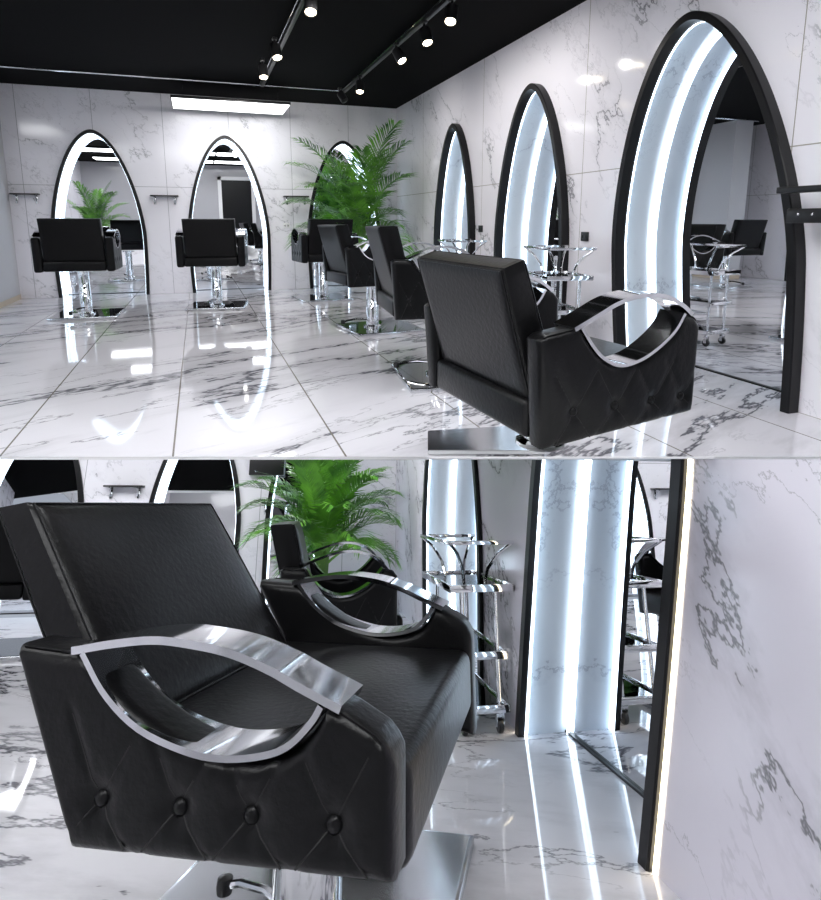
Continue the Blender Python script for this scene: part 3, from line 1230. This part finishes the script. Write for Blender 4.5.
bm = bmesh.new()
poly(bm, [(LXL, 0.0, 0), (1.6, 0.0, 0), (1.6, LYB, 0), (LXL, LYB, 0)])
struct('floor_lower', bm, FLOOR2_M, True)
lb = [(-2.45, 0.52, 1.85), (-0.955, 0.44, 1.85), (-0.02, 0.27, 1.85)]
bm = bmesh.new()
zl, zr = under_slab(LXL, LYB), under_slab(LXW, LYB)
notch_wall(bm, LXL, LXW, [(LXW, zr), (LXL, zl)], [outline(h, t, 0.75, 0.03, c0=c) for c, h, t in lb], lambda a, z: (a, LYB, z))
struct('wall_back_lower', bm, WALLB_M, True)
bm = bmesh.new()
poly(bm, [(LXL, 3.4, 0), (LXL, LYB, 0), (LXL, LYB, under_slab(LXL, LYB)), (LXL, 3.4, max(0.3, under_slab(LXL, 3.4)))])
struct('wall_left_lower', bm, WALL_PLAIN, True)

# right wall: opening outlines trimmed under the slab
LEAN = -0.34
rm_c = (2.335, 0.54, 2.35, LEAN)
rm_b = (4.12, 0.78, 2.1, -0.05)


def wall_top(y):
    if y < 2.35:
        return under_row(LXW, y)
    return max(under_row(LXW, y), under_slab(LXW, y))


def clipped(o, f):
    """keep the outline points below the wall's own top edge"""
    pts = []
    for a, z in o:
        pts.append((a, min(z, f(-a) - 0.0)))
    return pts


tops = [1.0, 1.3, 1.6, 1.9, 2.2, 2.35, 2.5, 3.0, 3.5, 4.0, 4.5, 5.0, 5.5, LYB]


def right_wall_lower():
    # strips: the wall is cut open from the foot to its top edge where the near arch runs past the slab
    bm = bmesh.new()
    oc = outline(rm_c[1], rm_c[2], 1.0, 0.03, lean=-rm_c[3] * -1, c0=0)
    return bm


def wall_poly(bm, pts):
    poly(bm, [(LXW, y, z) for y, z in pts])


oc = [(rm_c[0] - a, z) for a, z in outline(rm_c[1], rm_c[2], 1.0, 0.03, lean=-LEAN)]   # local +x runs towards the viewer
left_side = [p for p in oc[:len(oc) // 2]]          # far foot upwards
right_side = [p for p in oc[len(oc) // 2:]]         # down to the near foot


def cut_side(side, f):
    out = []
    for (y0, z0), (y1, z1) in zip(side, side[1:]):
        i0, i1 = z0 <= f(y0), z1 <= f(y1)
        if i0 and not out:
            out.append((y0, z0))
        if i0 and i1:
            out.append((y1, z1))
        elif i0 != i1:
            d0_, d1_ = f(y0) - z0, f(y1) - z1
            k_ = d0_ / (d0_ - d1_)
            p = (y0 + (y1 - y0) * k_, z0 + (z1 - z0) * k_)
            out.append(p)
            if i1:
                out.append((y1, z1))
    return out


far_e = cut_side(left_side, wall_top)               # from far foot up to the slab
near_e = cut_side(right_side, wall_top)             # from the slab down to the near foot
bm = bmesh.new()
ytop = near_e[0][0]
wall_poly(bm, [(-0.1, 0), (-0.1, wall_top(-0.1))] + [(ytop, wall_top(ytop))] + near_e)
ob = [(rm_b[0] - a, z) for a, z in outline(rm_b[1], rm_b[2], 0.75, 0.03, lean=-rm_b[3])]
fb, nb = cut_side(ob[:len(ob) // 2], wall_top), cut_side(ob[len(ob) // 2:], wall_top)
yt2 = far_e[-1][0]
samp = [y for y in [2.2, 2.349, 2.351, 2.5, 2.7, 3.0, 3.2] if yt2 + 0.02 < y < nb[0][0] - 0.02]
wall_poly(bm, far_e + [(y, wall_top(y)) for y in samp] + nb)
wall_poly(bm, fb + [(LYB, wall_top(LYB)), (LYB, 0)])
struct('wall_right_lower', bm, WALLL_M, True)

GM2 = 'arch mirrors in lit niches of the lower salon'
DL = 0.215
labs = ['arch mirror at the left edge of the lower salon, on its back wall', 'arch mirror on lower back wall, just behind the big chair backrest',
        'arch mirror on lower back wall hidden by the palm, its light strip showing through']
for (c, h, t_), l in zip(lb, labs):
    m_ = arch_mirror(l, (c, LYB, 0), 0, h, t_, 0.2, PB, GM2, True, face=0.045, led=(0.03, 0.10))
mc = arch_mirror('wide arch mirror of the lower salon with a warm light line along its near edge', (LXW, rm_c[0], 0), -pi / 2, rm_c[1], rm_c[2], DL, 0.02, GM2, True,
                 lean=-LEAN, face=0.05, halo=True, zc=1.0)
mb_ = arch_mirror('arch mirror on the lower right wall behind the chrome trolley', (LXW, rm_b[0], 0), -pi / 2, rm_b[1], rm_b[2], DL, 0.02, GM2, True,
                  lean=-rm_b[3], face=0.05)
trim(mc, cam, n_low)
trim(mb_, Vector((0, 0, -0.085)), Vector((0, 0, 1)))
split_islands(mc)
split_islands(mb_)

# black ceiling under the slab and added, unseen panels that light the lower salon (world-level, as they belong to the slab)
bm = bmesh.new()
a, b = edge_pt(-3.6, d0 + 0.14), edge_pt(2.3, d0 + 0.14)
poly(bm, [(*a, -0.045), (*b, -0.045), (3.3, 9.2, -0.045), (-5.0, 9.2, -0.045), (-5.0, 3.6, -0.045)])
struct('ceiling_lower', bm, CEIL)
GL2 = 'added flat light panels under the slab of the lower salon'
for lat, d, nm in ((-1.9, 4.3, 'left'), (-0.45, 4.3, 'right'), (-3.4, 4.3, 'outermost left')):
    p = edge_pt(lat, d)
    light_panel(f'{nm} added light panel, unseen, under the black ceiling of the lower salon', p[0] - 0.6, p[0] + 0.6, p[1] - 0.3, p[1] + 0.3, -0.085, GL2)

# hero chair of the lower salon
dv = Vector((0.922, -0.387, 0)).normalized()
nv = Vector((0.387, 0.922, 0)).normalized()
P0 = Vector((-0.398, 1.109, 0))
HL = dict(STD, W=0.92, L=0.60, tp=0.095, zb=((0.0, 0.492), (0.6, 0.50)), zbl=((0.0, 0.50), (0.15, 0.47), (0.6, 0.40)), inset=0.14,
          top_rear=((0.0, 0.728), (0.012, 0.744), (0.121, 0.737)),
          scoop=((0.121, 0.737), (0.168, 0.685), (0.23, 0.645), (0.31, 0.6225), (0.37, 0.619), (0.4275, 0.628), (0.461, 0.643), (0.489, 0.670), (0.502, 0.690)),
          arch=((0.105, 0.735), (0.174, 0.7475), (0.239, 0.755), (0.296, 0.7525), (0.359, 0.744), (0.42, 0.726), (0.465, 0.7075), (0.526, 0.684)),
          top_front=((0.502, 0.690), (0.526, 0.684), (0.575, 0.660), (0.594, 0.640), (0.60, 0.62)),
          back=((-0.300 - 0.21, 0.943), (-0.300 - 0.125, 0.957), (-0.300 + 0.135, 0.60), (-0.300 + 0.06, 0.55)), bx=(-0.30, 0.34),
          seat=0.60, seat_b=0.46, seat_front=0.0, buttons=(0.178, 0.30, 0.405, 0.52), bz=0.556, apron=(0.47, 0.54), cols=110,
          col=(-0.20, -0.055), plate=(-0.40, -0.115, 0.36), col_r=0.072, plate_mat=STEEL)
cpos = P0 + dv * 0.30 + nv * 0.46 - RL.R * 0.017
GCL = 'black styling chairs of the lower salon'
hero_l = chair('big black styling chair in the lower foreground, four-button side and eye-shaped chrome arm', (cpos.x, cpos.y, 0),
               atan2(dv.y, dv.x) - pi / 2, HL, GCL, True, leather=LEATHER_NEAR)
LOWC = dict(STD)
for k_ in ('zb', 'top_rear', 'scoop', 'arch', 'top_front'):
    LOWC[k_] = tuple((s, z - 0.06) for s, z in STD[k_])
LOWC['back'] = tuple((y, z - 0.06) for y, z in STD['back'])
LOWC['seat'], LOWC['seat_b'], LOWC['bz'] = STD['seat'] - .06, STD['seat_b'] - .06, STD['bz'] - .06
LOWC['apron'] = tuple(z - .06 for z in STD['apron'])
far_c = chair('black styling chair with chrome arms in front of the lower palm', (0.215, 3.10, 0), radians(-93), LOWC, GCL, True)
dup(far_c, (-1.98, 4.75, 0), radians(3), 'black styling chair at the lower left edge, its chrome column showing', GCL, True)

palm('bushy green potted palm in the lower salon, behind the small chair', (0.24, 5.45, 0), 0.75, 0.85, 21, GP, True, n=30, reach=(0.6, 0.7, 0.8))
trolley('chrome trolley with glass shelves beside the big chair of the lower salon', (0.842, 3.12, 0), 0, GT, 0.24, 0.56, True, zt=(0.10, 0.31, 0.59), rail=0.785)
GS2 = 'small black wall shelves of the lower salon'
wall_shelf('small black wall shelf on lower back wall, between the two left mirrors', -1.60, LYB, 1.12, 0.34, GS2, True)
wall_shelf('small black wall shelf on lower back wall, left of the palm', -0.19, LYB, 0.97, 0.28, GS2, True)
t = thing('wall_dryer', 'black wall-mounted box with a chrome knob, above the shelf left of the lower palm', 'dryer', (-0.30, LYB, 1.37), 0, None, True)
bm = bmesh.new()
box(bm, -0.17, 0.17, -0.10, -0.001, -0.14, 0.14, 0.01)
obj('housing', bm, BLACKP, t)
bm = bmesh.new()
lathe(bm, [(0.012, 0), (0.012, 0.02), (0.008, 0.025)], 14)
bm.transform(Matrix.Translation((-0.10, -0.10, -0.10)) @ Matrix.Rotation(pi / 2, 4, 'X'))
obj('knob', bm, CHROME, t)

bpy.context.view_layer.update()
for o in LOWER:
    o.matrix_basis = M_LOW @ o.matrix_basis

# ---------------------------------------------------------------- world, camera, view
w = bpy.data.worlds.new('World')
SC.world = w
w.use_nodes = True
w.node_tree.nodes['Background'].inputs[0].default_value = (0.75, 0.82, 0.95, 1)
w.node_tree.nodes['Background'].inputs[1].default_value = 0.35

cd = bpy.data.cameras.new('camera')
cd.sensor_fit = 'AUTO'
cd.sensor_width = 36.0
cd.lens = F_PX * 36.0 / 900.0
cd.shift_x = 0.0
cd.shift_y = (V0 - 450.0) / 900.0
cd.clip_start = 0.02
co_ = bpy.data.objects.new('camera', cd)
C.objects.link(co_)
co_.matrix_world = RU.M
SC.camera = co_
SC.view_settings.view_transform = 'Standard'
SC.view_settings.look = 'None'
SC.view_settings.gamma = 1.0
SC.view_settings.exposure = 0.55
SC.view_settings.use_curve_mapping = False
SC.cycles.use_denoising = True
SC.cycles.max_bounces = 10
SC.cycles.diffuse_bounces = 4
SC.cycles.glossy_bounces = 6
SC.cycles.transparent_max_bounces = 12
SC.cycles.sample_clamp_indirect = 6.0
SC.cycles.caustics_reflective = False
SC.cycles.caustics_refractive = False
